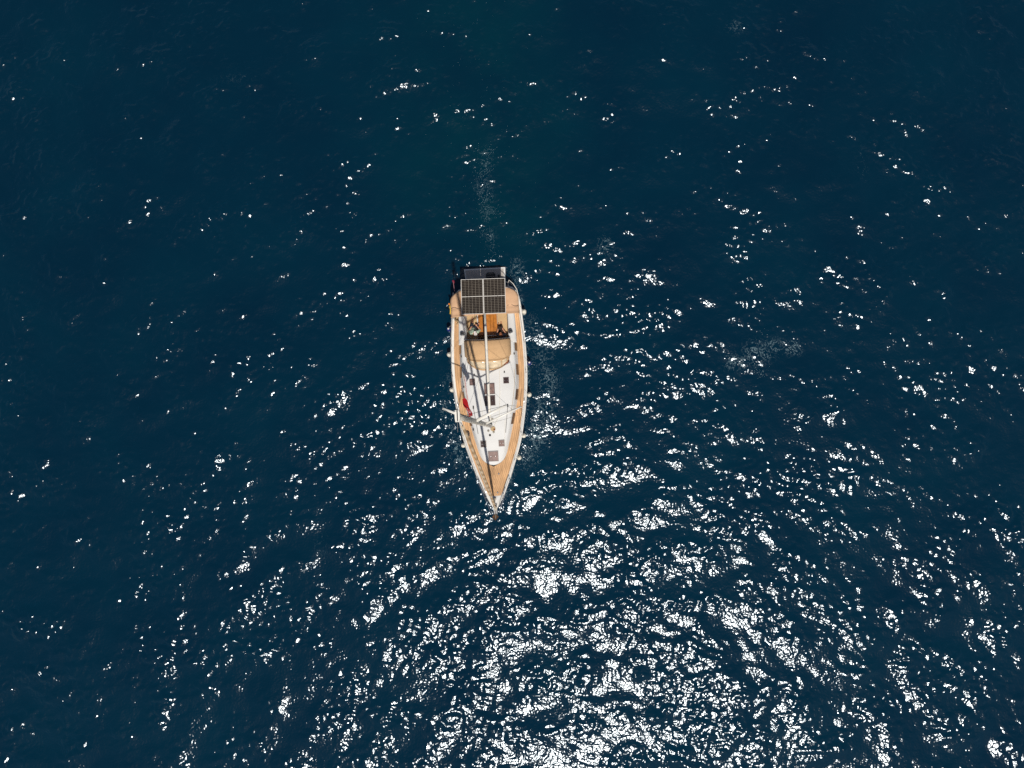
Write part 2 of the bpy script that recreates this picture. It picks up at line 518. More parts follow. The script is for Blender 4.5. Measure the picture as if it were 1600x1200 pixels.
    m2 = nt.nodes.new('ShaderNodeMath'); m2.operation = 'MULTIPLY_ADD'
    nt.links.new(a, m2.inputs[0]); m2.inputs[1].default_value = SEA['b1']
    nt.links.new(m1.outputs[0], m2.inputs[2])
    bp = nt.nodes.new('ShaderNodeBump')
    bp.inputs['Strength'].default_value = 1.0
    bp.inputs['Distance'].default_value = 1.0
    nt.links.new(m2.outputs[0], bp.inputs['Height'])
    nt.links.new(bp.outputs[0], gl.inputs['Normal'])
    nt.links.new(bp.outputs[0], fr.inputs['Normal'])
    return m

sea_height = build_sea()
# ================================================================= the yacht
hbf = smooth_tab([(-5.78, 0.0), (-5.6, 0.15), (-5.3, 0.32), (-4.84, 0.56), (-4.12, 0.86), (-3.5, 1.08), (-3.1, 1.22), (-2.35, 1.46), (-1.2, 1.70), (-0.1, 1.87), (0.6, 1.94), (1.75, 1.985), (2.9, 1.955), (4.14, 1.88), (5.0, 1.80), (5.5, 1.68), (5.75, 1.50), (5.88, 1.25), (5.92, 1.0)])
cwf = smooth_tab([(-3.50, 0.0), (-3.47, 0.22), (-3.40, 0.40), (-3.25, 0.58), (-3.05, 0.70), (-2.35, 0.91), (-1.2, 1.19), (-0.1, 1.43), (0.6, 1.53), (1.75, 1.555), (2.9, 1.53), (4.14, 1.50), (5.0, 1.45), (5.6, 1.38)])
chf = smooth_tab([(-3.5, 0.02), (-3.2, 0.10), (-2.5, 0.24), (-1.5, 0.40), (0, 0.52), (1.5, 0.55), (2.85, 0.56), (4.0, 0.40), (5.6, 0.36)])
def zs(y): return 1.2 + 0.35 * (max(0.0, -y) / 5.78) ** 1.7
def roof_z(x, y):
    w = max(cwf(y), 0.05)
    return zs(y) + chf(y) + 0.07 * (1 - min(1, (x / w) ** 2)) * min(1, chf(y) / 0.3)
def frange(a, b, n): return [a + (b - a) * i / n for i in range(n + 1)]

yacht = thing('sailing_yacht', (0, 0, 0), 'white sailing yacht with teak side decks and solar panels, motoring alone on the open sea', 'sailboat')
BOW_Y = [-5.78, -5.7, -5.6, -5.45, -5.3, -5.05]
YS = BOW_Y + frange(-4.8, 5.3, 44) + [5.5, 5.65, 5.75, 5.83, 5.88, 5.92]

# hull shell
rows = []
LV = [(1.0, 1.0, 0.0), (0.82, 0.995, 0.01), (0.5, 0.965, 0.03), (0.22, 0.92, 0.05), (0.0, 0.87, 0.07), (-0.35, 0.6, 0.12), (-0.55, 0.0, 0.16)]
for y in YS:
    row = []
    for sgn in (-1, 1):
        lv = LV if sgn < 0 else LV[-2::-1]
        for fz, fb, sh in lv:
            yy = y * (1 - sh) if y < 0 else y - (sh * 0.8 if y > 5.3 else 0)
            row.append((sgn * hbf(y) * fb, yy, zs(y) * fz if fz > 0 else fz))
    rows.append(row)
m = MB().grid(rows)
n0 = (len(rows) - 1) * len(rows[0])
m.f.append(tuple(range(n0, n0 + len(rows[0]))))
m.build('hull', 'hull_white', yacht, smooth=True)
# dark boot stripe just over the water
m = MB()
for sgn in (-1, 1):
    m.grid([[(sgn * (hbf(y) * f + 0.012), (y * (1 - s_) if y < 0 else y), z) for z, f, s_ in ((0.30, 0.937, 0.045), (0.20, 0.917, 0.052))] for y in YS[2:-6]])
m.build('boot_stripe', 'fender_blue', yacht, solid=0.006)
# white gunwale with its low toe rail
for sgn in (-1, 1):
    m = MB().grid([[(sgn * hbf(y), y, zs(y) - 0.03), (sgn * (hbf(y) + 0.015), y, zs(y) + 0.02), (sgn * max(hbf(y) - 0.01, 0), y, zs(y) + 0.042),
                    (sgn * max(hbf(y) - 0.10, 0), y, zs(y) + 0.045), (sgn * max(hbf(y) - 0.165, 0), y, zs(y) + 0.010)] for y in YS])
    m.build('gunwale', 'rail_cream', yacht, smooth=True)
# teak side decks and foredeck
for sgn in (-1, 1):
    ys = [-5.06] + [y for y in frange(-5.0, 5.7, 60)]
    m = MB().grid([[(sgn * (max(cwf(y) - 0.05, 0) * (1 - t) + (hbf(y) - 0.15) * t) if y > -3.5 else sgn * (hbf(y) - 0.15) * t, y, zs(y) + 0.016 + 0.02 * (1 - t)) for t in (0, .33, .66, 1)] for y in ys])
    o = m.build('teak_deck', 'teak', yacht)
    a = o.data.attributes.new('plank', 'FLOAT', 'POINT')
    a.data.foreach_set('value', [max(hbf(v.co.y) - abs(v.co.x), 0.0) for v in o.data.vertices])
# white bow platform ahead of the teak, with the anchor locker lid
m = MB().grid([[(sx * max(hbf(y) - 0.10, 0.0), y, zs(y) + 0.02) for sx in (-1, 0, 1)] for y in (-5.70, -5.5, -5.3, -5.05)])
bp_ = m.build('bow_platform', 'gelcoat', yacht)
m = MB().prism([(-0.13, -5.12), (0.13, -5.12), (0.05, -5.42), (-0.05, -5.42)], zs(-5.2) + 0.03, zs(-5.2) + 0.055, 0.01)
m.build('locker_lid', 'gelcoat', bp_)
MB().lathe([(0.06, 0), (0.06, 0.07), (0.045, 0.09), (0.045, 0.12), (0.065, 0.14), (0.05, 0.16)], (0.0, -5.22, zs(-5.2) + 0.05), 12).build('windlass', 'galvanised', bp_, smooth=True)
m = MB().box(-0.07, 0.07, -5.95, -5.45, 1.56, 1.60).box(-0.085, -0.06, -5.98, -5.5, 1.56, 1.68).box(0.06, 0.085, -5.98, -5.5, 1.56, 1.68)
m.build('bow_roller', 'steel', bp_)

# coachroof: one long low cabin trunk
ysr = [-3.5, -3.49, -3.47, -3.44, -3.40, -3.33, -3.25, -3.15, -3.05] + frange(-2.85, 2.85, 30)
rows = []
for y in ysr:
    w = cwf(y); zb = zs(y) - 0.03; h = chf(y)
    half = [(w, zb), (max(w - 0.11, 0), zs(y) + h * 0.58), (max(w - 0.17, 0), zs(y) + h * 0.90)]
    prof = half + [(max(w - 0.23, 0) * f, roof_z(max(w - 0.23, 0) * f, y)) for f in (1, .75, .5, .25, 0)]
    rows.append([(-x, y, z) for x, z in prof] + [(x, y, z) for x, z in prof[-2::-1]])
m = MB().grid(rows)
n0 = (len(rows) - 1) * len(rows[0])
coach = m.build('coachroof', 'nonskid', yacht, smooth=True)
# after bulkhead either side of the companionway
bk = MB().box(-1.5, -0.40, 2.82, 2.87, 0.7, 1.76).box(0.40, 1.5, 2.82, 2.87, 0.7, 1.76).box(-0.399, 0.399, 2.82, 2.87, 1.66, 1.80)
bk.build('bulkhead', 'gelcoat', yacht)
# dark side windows in the cabin trunk
for sgn in (-1, 1):
    for y0, y1 in ((2.38, 2.93), (1.12, 1.67), (-0.17, 0.37), (-1.42, -0.86)):
        y1 = min(y1, 2.80)
        ys = frange(y0, y1, 5)
        m = MB().grid([[(sgn * (cwf(y) - 0.11 * f / 0.58 + 0.016), y, zs(y) + chf(y) * f) for f in (0.16, 0.40)] + [(sgn * (cwf(y) - 0.11 + 0.016), y, zs(y) + chf(y) * 0.58), (sgn * (cwf(y) - 0.148 + 0.016), y, zs(y) + chf(y) * 0.78)] for y in ys])
        m.build('cabin_window', 'acrylic', coach, solid=0.01)

# deck hatches
def hatch(cx, cy, w, l, pane='acrylic', name='hatch'):
    z = roof_z(cx, cy); sl = (roof_z(cx, cy + l / 2) - roof_z(cx, cy - l / 2)) / l
    fr = MB()
    x0, x1, y0, y1 = -w / 2, w / 2, -l / 2, l / 2; e = 0.035
    for a in ((x0, x1, y0, y0 + e), (x0, x1, y1 - e, y1), (x0, x0 + e, y0 + e, y1 - e), (x1 - e, x1, y0 + e, y1 - e)):
        fr.box(*a, -0.03, 0.045, 0.004)
    f = fr.build(name, 'hatch_frame', yacht)
    f.location = (cx, cy, z + 0.0); f.rotation_euler = (math.atan(sl), 0, 0)
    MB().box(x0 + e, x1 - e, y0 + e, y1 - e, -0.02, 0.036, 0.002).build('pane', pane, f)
    for sx in (-0.22, 0.22):
        MB().lathe([(0.018, 0.036), (0.018, 0.05), (0.008, 0.056)], (sx * w, y0 + l * 0.5, 0), 8).build('latch', 'steel', f)
    return f
for a in ((-0.88, 0.83, 0.29, 0.34, 'acrylic_pale'), (0.87, 0.83, 0.29, 0.32), (-0.01, 0.44, 0.55, 0.57, 'acrylic_pale'), (-0.01, -0.17, 0.55, 0.53), (-0.465, -2.38, 0.31, 0.34), (0.47, -2.38, 0.31, 0.34, 'acrylic_pale'), (0.01, -3.03, 0.54, 0.55, 'acrylic_pale')):
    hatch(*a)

# cockpit coamings, benches, sole
for sgn in (-1, 1):
    rows = []
    for y in frange(2.86, 5.55, 14):
        w = cwf(y); zt = zs(y) + chf(y) + (0 if y < 5.3 else -(y - 5.3) * 0.9)
        rows.append([(sgn * a, y, z) for a, z in ((w, zs(y) - 0.03), (w - 0.03, zt - 0.06), (w - 0.07, zt - 0.005), (w - 0.2, zt + 0.012), (1.15, zt), (1.10, zt - 0.04), (1.08, 1.02))])
    MB().grid(rows).build('coaming', 'gelcoat', yacht, smooth=True)
    m = MB().box(sgn * 0.52, sgn * 1.09, 2.87, 5.55, 0.68, 1.10) if sgn > 0 else MB().box(-1.09, -0.52, 2.87, 5.55, 0.68, 1.10)
    m.build('bench', 'gelcoat', yacht, bevel=0.02)
o = MB().grid([[(x, y, 0.70) for x in (-0.52, -0.2, 0.2, 0.52)] for y in (3.25, 4.2, 5.6)]).build('cockpit_sole', 'teak', yacht, solid=0.04)
a = o.data.attributes.new('plank', 'FLOAT', 'POINT')
a.data.foreach_set('value', [v.co.x + 2 for v in o.data.vertices])
m = MB().box(-0.52, 0.52, 2.2, 3.24, 0.30, 0.34).box(-0.40, 0.40, 2.15, 2.20, 0.3, 1.65).box(-0.46, -0.40, 2.2, 2.82, 0.3, 1.65).box(0.40, 0.46, 2.2, 2.82, 0.3, 1.65).box(-0.52, 0.52, 3.20, 3.248, 0.34, 0.68)
cw_ = m.build('companionway', 'shade_black', yacht)  # sunken floor coloured near-black to hold the shade below the hood
for k in range(3): MB().box(-0.24, 0.24, 2.5 + 0.12 * k, 2.62 + 0.12 * k, 0.66 - 0.12 * k, 0.69 - 0.12 * k).build('step', 'varnish_dark', cw_)
m = MB().box(-1.30, 1.30, 5.552, 5.86, 0.6, 1.235)
m.build('aft_deck', 'gelcoat', yacht, bevel=0.02)
# folding cockpit table
tb = MB().box(-0.19, -0.06, 3.33, 5.0, 0.74, 1.30)
table = tb.build('cockpit_table', 'varnish_dark', yacht, bevel=0.01)
for x0, x1 in ((-0.46, -0.215), (-0.03, 0.17), (0.18, 0.34), (0.35, 0.53)):
    MB().box(x0, x1, 3.33 if x0 < 0 else 3.31, 5.0, 1.29, 1.325).build('leaf', 'varnish', table, bevel=0.006)
MB().box(-0.02, 0.53, 3.26, 3.305, 1.285, 1.325).build('end_rail', 'rail_cream', table)
MB().box(-0.505, -0.465, 3.9, 5.0, 1.285, 1.33).build('side_rail', 'rail_cream', table)

# winches, cleats, small deck fittings
def winch(x, y, s=1.0):
    z = zs(y) + chf(y) if y > 2.9 else roof_z(x, y)
    w = MB().lathe([(0.105 * s, 0), (0.105 * s, 0.03), (0.075 * s, 0.06), (0.068 * s, 0.12), (0.085 * s, 0.16), (0.09 * s, 0.185), (0.05 * s, 0.19)], (x, y, z), 16).build('winch', 'steel', yacht, smooth=True)
    MB().lathe([(0.066 * s, 0.186), (0.06 * s, 0.205), (0.02, 0.21)], (x, y, z), 14).build('winch_cap', 'black_plastic', w, smooth=True)
for x, y, s in ((-1.30, 3.37, 1.15), (1.23, 3.37, 1.15)): winch(x, y, s)
def cleat(x, y, z, ang=0.0):
    m = MB().box(-0.02, 0.02, -0.06, -0.03, 0, 0.04).box(-0.02, 0.02, 0.03, 0.06, 0, 0.04).tube([(0, -0.13, 0.035), (0, -0.05, 0.05), (0, 0.05, 0.05), (0, 0.13, 0.035)], [0.008, 0.016, 0.016, 0.008], 6)
    o = m.build('cleat', 'steel', yacht); o.location = (x, y, z); o.rotation_euler = (0, 0, ang)
for sgn in (-1, 1):
    for y, a in ((-4.75, 0.38), (-0.2, 0.1), (5.3, 0)):
        cleat(sgn * (hbf(y) - 0.11), y, zs(y) + 0.02, -sgn * a)
for x, y in ((0.24, -3.95), (0.14, -4.90)):
    MB().lathe([(0.05, 0.03), (0.05, 0.05), (0.03, 0.07)], (x, y, zs(y)), 12).build('deck_fitting', 'steel', yacht, smooth=True)
for x, y in ((-1.40, 2.20), (1.35, 2.20), (0.80, 1.27), (-1.33, 0.61), (-0.76, 1.2), (-0.95, -1.62)):
    MB().box(-0.035, 0.035, -0.05, 0.05, -0.02, 0.06, 0.012).build('rope_block', 'black_plastic', yacht).location = (x, y, roof_z(x, y) if abs(x) < 1.2 else zs(y) + chf(y) - 0.01)
for sgn in (-1, 1):
    p0, p1 = (sgn * 0.90, -0.40), (sgn * 0.71, -1.85)
    tr = MB().tube([(p0[0] + (p1[0] - p0[0]) * t, p0[1] + (p1[1] - p0[1]) * t, roof_z(p0[0] + (p1[0] - p0[0]) * t, p0[1] + (p1[1] - p0[1]) * t) + 0.012) for t in frange(0, 1, 6)], 0.012, 6).build('sheet_track', 'rope_dark', yacht)
    MB().box(-0.035, 0.035, -0.07, 0.07, 0, 0.08, 0.012).build('track_car', 'black_plastic', tr).location = (p0[0] * 0.985, -0.48, roof_z(p0[0], -0.5) + 0.015)
# low grab rails along the cabin top and a moulded edge line
for sgn in (-1, 1):
    MB().tube([(sgn * (cwf(y) - 0.24), y, roof_z(cwf(y) - 0.24, y) + (0.03 if 0 < i < 12 else 0)) for i, y in enumerate(frange(-0.9, 1.4, 12))], 0.008, 6).build('grab_rail', 'rope_tan', yacht)
# ventilators beside the mast
vt = MB().lathe([(0.13, 0), (0.13, 0.03), (0.10, 0.05)], (0.07, -1.62, roof_z(0.07, -1.62)), 16).build('mast_collar', 'rope_tan', yacht, smooth=True)
for x, y, mt in ((0.14, -1.66, 'varnish_dark'), (-0.10, -1.95, 'black_plastic'), (0.10, -1.80, 'galvanised'), (-0.17, -1.72, 'galvanised')):
    MB().lathe([(0.05, 0), (0.055, 0.05), (0.03, 0.08)], (x, y, roof_z(x, y)), 10).build('turning_block', mt, vt, smooth=True)
MB().box(-0.09, 0.13, -1.28, -1.06, 1.6, roof_z(0, -1.17) + 0.05, 0.015).build('vent_hatch', 'galvanised', yacht)

# ---- rig
MH = 18.45
MASTY = -1.49
mz0 = roof_z(0, MASTY) - 0.02
mast = MB().tube([(0, MASTY, mz0), (0, MASTY, 6), (0, MASTY, 12), (0, MASTY, 16.5), (0, MASTY, MH)], [0.095, 0.095, 0.095, 0.092, 0.085], 16, flat=((1, 0, 0), 0.68)).build('mast', 'spar', yacht, smooth=True)
MB().tube([(0, MASTY + 0.092, 3.0), (0, MASTY + 0.092, MH - 0.3)], 0.012, 6).build('sail_slot', 'rope_dark', mast)
m = MB().prism([(-0.06, MASTY - 0.15), (0.06, MASTY - 0.15), (0.075, MASTY - 0.05), (0.075, MASTY + 0.12), (0.05, MASTY + 0.18), (-0.05, MASTY + 0.18), (-0.075, MASTY + 0.12), (-0.075, MASTY - 0.05)], MH, MH + 0.07, 0.012)
mh = m.build('masthead', 'spar_white', mast)
MB().tube([(0.0, MASTY - 0.14, MH + 0.08), (0, MASTY - 0.42, MH + 0.10)], 0.007, 6).build('wind_sensor', 'wire', mast)
MB().tube([(0.005, MASTY + 0.20, MH + 0.085), (0.005, MASTY - 0.12, MH + 0.085)], 0.014, 6).build('halyard_sheave', 'rope_dark', mast)
MB().tube([(0.0, MASTY + 0.12, MH + 0.05), (0, MASTY + 0.13, MH + 0.75)], 0.006, 6).build('antenna', 'spar_white', mast)
SP = [(7.0, 1.63, -0.80), (12.5, 1.13, -0.97)]
for z, hx, ty in SP:
    for sgn in (-1, 1):
        MB().tube([(sgn * 0.03, MASTY + 0.02, z), (sgn * hx * 0.5, (MASTY + 0.02 + ty) / 2, z + 0.03), (sgn * hx, ty, z + 0.06)], [0.062, 0.05, 0.036] if z > 10 else [0.044, 0.036, 0.028], 10, flat=((0, 0, 1), 0.35)).build('spreader', 'spar_white', mast, smooth=True)
# furled headsail on the forestay
fs0, fs1 = Vector((0, -5.68, 1.72)), Vector((0, MASTY - 0.13, 17.6))
def stay(t):
    p = fs0.lerp(fs1, t)
    return Vector((p.x + 0.02 * math.sin(math.pi * t), p.y + 0.04 * math.sin(math.pi * t), p.z - 0.06 * math.sin(math.pi * t)))
n = 60
pts = [stay(0.02 + 0.95 * i / n) for i in range(n + 1)]
rr = [0.028 + 0.040 * min(1, i / 5) * (1 - 0.45 * i / n) + 0.006 * math.sin(i * 1.9) for i in range(n + 1)]
sail = MB().tube(pts, rr, 12).build('furled_headsail', 'rope_white', yacht, smooth=True)
nt = MATS['rope_white'].copy(); nt.name = 'sail_cloth'; MATS['sail_cloth'] = nt
nt = nt.node_tree
b_ = nt.nodes['Principled BSDF']
tc = nt.nodes.new('ShaderNodeTexCoord'); wv = nt.nodes.new('ShaderNodeTexWave')
wv.wave_type = 'BANDS'; wv.bands_direction = 'DIAGONAL'
wv.inputs['Scale'].default_value = 0.55; wv.inputs['Distortion'].default_value = 1.5
nt.links.new(tc.outputs['Object'], wv.inputs['Vector'])
nt.links.new(mixrgb(nt, wv.outputs['Fac'], (0.38, 0.24, 0.12), (0.60, 0.46, 0.31)), b_.inputs['Base Color'])
sail.data.materials[0] = MATS['sail_cloth']
MB().lathe([(0.10, 0), (0.10, 0.03), (0.05, 0.05), (0.05, 0.12), (0.10, 0.14), (0.10, 0.17)], (0, -5.67, 1.62), 14).build('furling_drum', 'galvanised', sail, smooth=True)
MB().tube([stay(0), stay(0.03)], 0.012, 6).build('forestay', 'wire', sail)
MB().tube([stay(0.96), fs1], 0.012, 6).build('halyard_swivel', 'wire', sail)
# standing wires
def wire(pts, name='shroud', r=0.006, m='wire', parent=None):
    return MB().tube(pts, r, 5).build(name, m, parent or yacht)
for sgn in (-1, 1):
    cp = (sgn * 1.62, -0.78, 1.24)
    wire([(sgn * 0.06, MASTY, MH - 0.1), (sgn * 1.13, -0.97, 12.57), (sgn * 1.63, -0.80, 7.07), cp])
    wire([(sgn * 0.06, MASTY, 12.3), (sgn * 1.62, -0.80, 7.08)])
    wire([(sgn * 0.06, MASTY, 6.8), (sgn * 1.50, -0.95, 1.24)])
    wire([(0, MASTY + 0.15, MH), (sgn * 0.12, 3.6, 7.5), (sgn * 1.25, 5.75, 1.4)], 'backstay', 0.005)
# boom with its vang and mainsheet
bo0, bo1 = Vector((0, MASTY + 0.16, 2.88)), Vector((0, 4.13, 3.03))
boom = MB().tube([bo0, bo0.lerp(bo1, 0.3), bo0.lerp(bo1, 0.7), bo1], [0.068, 0.07, 0.07, 0.06], 12, flat=((0, 0, 1), 1.5)).build('boom', 'boom_white', yacht, smooth=True)
MB().tube([(0, MASTY + 0.12, 2.0), (0, -0.1, 2.82)], [0.03, 0.028], 8).build('vang', 'galvanised', boom)
for sgn in (-1, 1): MB().tube([(0.03 * sgn, 1.35, 2.85), (0.05 * sgn, 1.22, 1.85)], 0.012, 6).build('mainsheet', 'rope_white', boom)
MB().lathe([(0.075, 0), (0.08, 0.02), (0.075, 0.04)], (0, 0, -0.02), 12).build('boom_end', 'steel', boom).matrix_local = Matrix.Translation(bo1) @ Matrix.Rotation(R(90), 4, 'X')
MB().tube([(-0.075, 3.50, 3.0), (-0.06, 3.50, 3.12), (0.06, 3.50, 3.12), (0.075, 3.50, 3.0)], 0.012, 5).build('boom_strap', 'fender_blue', boom)
# lines led aft over the cabin top
def deck_rope(pts, mname, r=0.011):
    MB().tube([(x, y, roof_z(x, y) + 0.015 if abs(x) < cwf(y) - 0.12 else zs(y) + 0.045) for x, y in pts], r, 5).build('deck_rope', mname, yacht)
deck_rope([(-0.12, -1.5), (-0.42, -1.0), (-0.55, 0.2), (-0.58, 1.35)], 'rope_white', 0.009)
deck_rope([(0.12, -1.5), (0.42, -1.0), (0.52, 0.2), (0.55, 1.35)], 'rope_white', 0.009)
deck_rope([(-1.26, 1.15), (-1.24, 0.7), (-1.19, 0.25), (-1.14, -0.1)], 'rope_red', 0.012)
deck_rope([(0.62, -2.9), (0.66, -1.9), (0.72, -1.2)], 'rope_white', 0.007)
deck_rope([(-1.62, 0.1), (-1.50, -0.6), (-1.55, -1.1)], 'rope_tan')
deck_rope([(1.66, 0.4), (1.52, -0.5), (1.58, -0.9), (1.42, -1.4)], 'rope_dark', 0.009)
deck_rope([(-1.33, -1.65), (-1.18, -1.95), (-1.05, -2.6), (-0.72, -3.6), (-0.30, -4.7)], 'rope_dark', 0.014)
deck_rope([(-1.38, -1.75), (-1.25, -2.05), (-1.13, -2.6), (-0.80, -3.6), (-0.40, -4.7)], 'rope_white', 0.014)

# ---- sprayhood
def hood_row(y, hw, top, base, p=3.2, n=24):
    out = []
    for i in range(n + 1):
        t = math.pi * (1 - i / n)
        cx, sx = math.cos(t), math.sin(t)
        x = hw * (abs(cx) ** (2 / p)) * (1 if cx > 0 else -1)
        out.append((x, y, base + (top - base) * (sx ** (2 / p))))
    return out
hoodspec = [(2.88, 1.20, 2.50), (2.80, 1.215, 2.58), (2.5, 1.215, 2.63), (2.15, 1.20, 2.62), (1.95, 1.16, 2.56), (1.84, 1.11, 2.46)]
base_z = 1.66
rows = []
for y, hw, tp in hoodspec:
    r0 = hood_row(y, hw, tp, base_z)
    rows.append([(x, yy + (0.10 * abs(x / hw) ** 3 if y > 2.7 else (0.20 * abs(x / hw) ** 4 if y < 2.0 else 0.0)), z) for x, yy, z in r0])
hood = MB().grid(rows).build('sprayhood', 'canvas', yacht, smooth=True, solid=0.012)
last = rows[-1]
def front(i, t):
    x, y, z = last[i]
    w = 1 - min(1, abs(x) / 1.11) ** 2.8
    bx, by, bz = x * (0.94 if abs(x) < 1.1 else 0.98), 1.84 - 0.42 * w - 0.02, min(z, roof_z(x * 0.9, 1.45) + 0.03)
    return (x + (bx - x) * t, y + (by - y) * t, z + (bz - z) * t)
cols = [(4, 8), (8, 12), (12, 16), (16, 20)]
for a, b in ((0, 4), (20, 24)):
    MB().grid([[front(i, t) for i in range(a, b + 1)] for t in (0, .5, 1)]).build('side_flap', 'canvas', hood, smooth=True, solid=0.01)
for a, b in cols:
    MB().grid([[front(i, t) for i in range(a, b + 1)] for t in (0.10, .4, .7, 0.9)]).build('window_panel', 'vinyl', hood, smooth=True, solid=0.006)
m = MB()
for t0, t1 in ((0, 0.11), (0.89, 1.03)):
    m.grid([[Vector(front(i, t)) + Vector((0, -0.006, 0.006)) for i in range(4, 21)] for t in (t0, t1)])
for i in (4, 8, 12, 16, 20):
    m.tube([Vector(front(i, t)) + Vector((0, -0.008, 0.008)) for t in (0, .5, 1)], 0.022, 6)
m.build('window_trim', 'canvas', hood, solid=0.008)
MB().tube([(x * 1.0, y + 0.03, z - 0.02) for x, y, z in rows[0]], 0.016, 6).build('hoop', 'steel', hood)

# ---- bimini on its hoops, with two solar panels over it
def bim_row(t):
    y = 4.10 + 1.45 * t
    hw = 1.73 if t < 0.55 else 1.73 * (1 - 0.36 * ((t - 0.55) / 0.45) ** 2.6)
    return y, hw
rows = []
for i in range(25):
    t = i / 24
    y, hw = bim_row(t)
    r = []
    for j in range(29):
        u = -1 + 2 * j / 28
        e = max(abs(u), 0)
        z = 2.90 - 0.09 * e ** 2.2 - (0.10 * max(0, (t - 0.8) / 0.2) ** 2) - 0.05 * max(0, (e - 0.9) / 0.1)
        z += 0.012 * math.sin(9 * t + 4 * u) * math.sin(7 * u + 3 * t) + 0.045 * math.exp(-((t - 0.30 - 0.03 * math.sin(6 * u)) / 0.05) ** 2) * -1 + 0.05 * math.exp(-((t - 0.0) / 0.05) ** 2)
        z += 0.03 * math.sin(14 * (t + 0.25 * u)) * max(0, 0.32 - t) * 3
        r.append((hw * u, y - 0.05 * abs(u) ** 3 * (1 if u < 0 else 0), z))
    rows.append(r)
bim = MB().grid(rows).build('bimini', 'bimini_canvas', yacht, smooth=True, solid=0.012)
for t, nm in ((0.02, 'hoop'), (0.5, 'hoop'), (0.93, 'hoop')):
    y, hw = bim_row(t)
    MB().tube([(-hw + 0.03, 4.95, 1.35), (-hw + 0.03, y, 2.75)] + [(hw * u, y, 2.868 - 0.09 * abs(u) ** 2.2) for u in frange(-0.9, 0.9, 10)] + [(hw - 0.03, y, 2.75), (hw - 0.03, 4.95, 1.35)], 0.014, 6).build(nm, 'steel', bim)
for u0, u1 in ((-0.98, -0.68), (0.66, 0.98)):
    MB().tube([(1.73 * (u0 + (u1 - u0) * k / 6), 4.53 + 0.05 * math.sin(k), 2.875 - 0.09 * abs(u0 + (u1 - u0) * k / 6) ** 2.2) for k in range(7)], 0.011, 5).build('strap', 'rope_dark', bim)
PZ = 3.10
prot = Matrix.Rotation(R(-1.2), 4, 'Z')
pc = Vector((-0.027, 5.01, PZ))
PW, PL = 1.105, 1.775
for x in (-1.0, 1.0):
    arch = MB().tube([(x * 0.9, 4.2, 3.045), (x * 0.9, 5.7, 3.045), (x, 5.80, 2.95), (x * 1.2, 5.82, 2.4), (x * 1.3, 5.74, 1.25)], 0.018, 6).build('panel_arch', 'steel', yacht)
    MB().tube([(x * 0.92, 4.25, 3.03), (x * 1.15, 4.7, 2.72)], 0.016, 6).build('brace', 'steel', arch)
for k in (0, 1):
    cx = (-0.5 + k) * (PW + 0.012)
    fr = MB()
    x0, x1, y0, y1, e = -PW / 2, PW / 2, -PL / 2, PL / 2, 0.019
    for a in ((x0, x1, y0, y0 + e), (x0, x1, y1 - e, y1), (x0, x0 + e, y0 + e, y1 - e), (x1 - e, x1, y0 + e, y1 - e)):
        fr.box(*a, -0.035, 0.005)
    p = fr.build('solar_panel', 'alu_frame', yacht)
    p.matrix_local = Matrix.Translation(pc) @ prot @ Matrix.Translation((cx, 0, 0))
    MB().box(x0 + e, x1 - e, y0 + e, y1 - e, -0.03, -0.004).build('backing_sheet', 'cell_line', p)
    MB().box(x0 + e, x1 - e, -0.010, 0.010, -0.0035, 0.001).build('mid_bar', 'alu_frame', p)
    cm = MB(); nc, nr = 6, 10
    cwid = (PW - 2 * e - 0.02) / nc; half = PL / 2 - e - 0.024; ch = half / nr
    for c_ in range(nc):
        for hh in (0, 1):
            for r_ in range(nr):
                xx = x0 + e + 0.01 + c_ * cwid; yy = (0.020 if hh else -0.020 - half) + r_ * ch
                cm.box(xx + 0.0055, xx + cwid - 0.0055, yy + 0.0035, yy + ch - 0.0035, -0.0038, -0.0012)
    tag(cm.build('cell_grid', 'cell', p, recalc=False), kind='stuff')

# ---- swimming platform, ladder, rails
m = MB().prism([(-1.04, 5.86), (1.05, 5.86), (1.10, 7.14), (-1.18, 7.14)], 0.30, 0.42, 0.02)
plat = m.build('swim_platform', 'gelcoat', yacht)
ty = frange(5.92, 7.06, 6)
o = MB().grid([[(-(0.97 + 0.09 * (y - 5.9)) + (1.97 + 0.10 * (y - 5.9)) * t - 0.02, y, 0.426) for t in (0, .25, .5, .75, 1)] for y in ty]).build('grip_pad', 'pad_grey', plat, solid=0.004)
lad = MB().tube([(0.05, 5.95, 0.47), (0.05, 6.78, 0.47), (0.12, 6.84, 0.47), (0.43, 6.84, 0.47), (0.50, 6.78, 0.47), (0.50, 5.95, 0.47)], 0.022, 6).build('ladder', 'black_plastic', yacht)
for k in range(5): MB().box(0.05, 0.50, 6.03 + 0.16 * k, 6.13 + 0.16 * k, 0.455, 0.49).build('rung', 'black_plastic', lad)
m = MB().box(0.60, 0.86, 6.05, 6.5, 0.43, 0.72, 0.04).box(0.66, 0.80, 6.45, 6.72, 0.43, 0.62, 0.03)
m.build('outboard_cowl', 'black_plastic', plat, bevel=0.03)
for sgn in (-1, 1):
    MB().tube([(sgn * 1.03, 5.86, 1.0), (sgn * 1.12, 7.0, 0.46)], 0.006, 5).build('platform_wire', 'wire', plat)
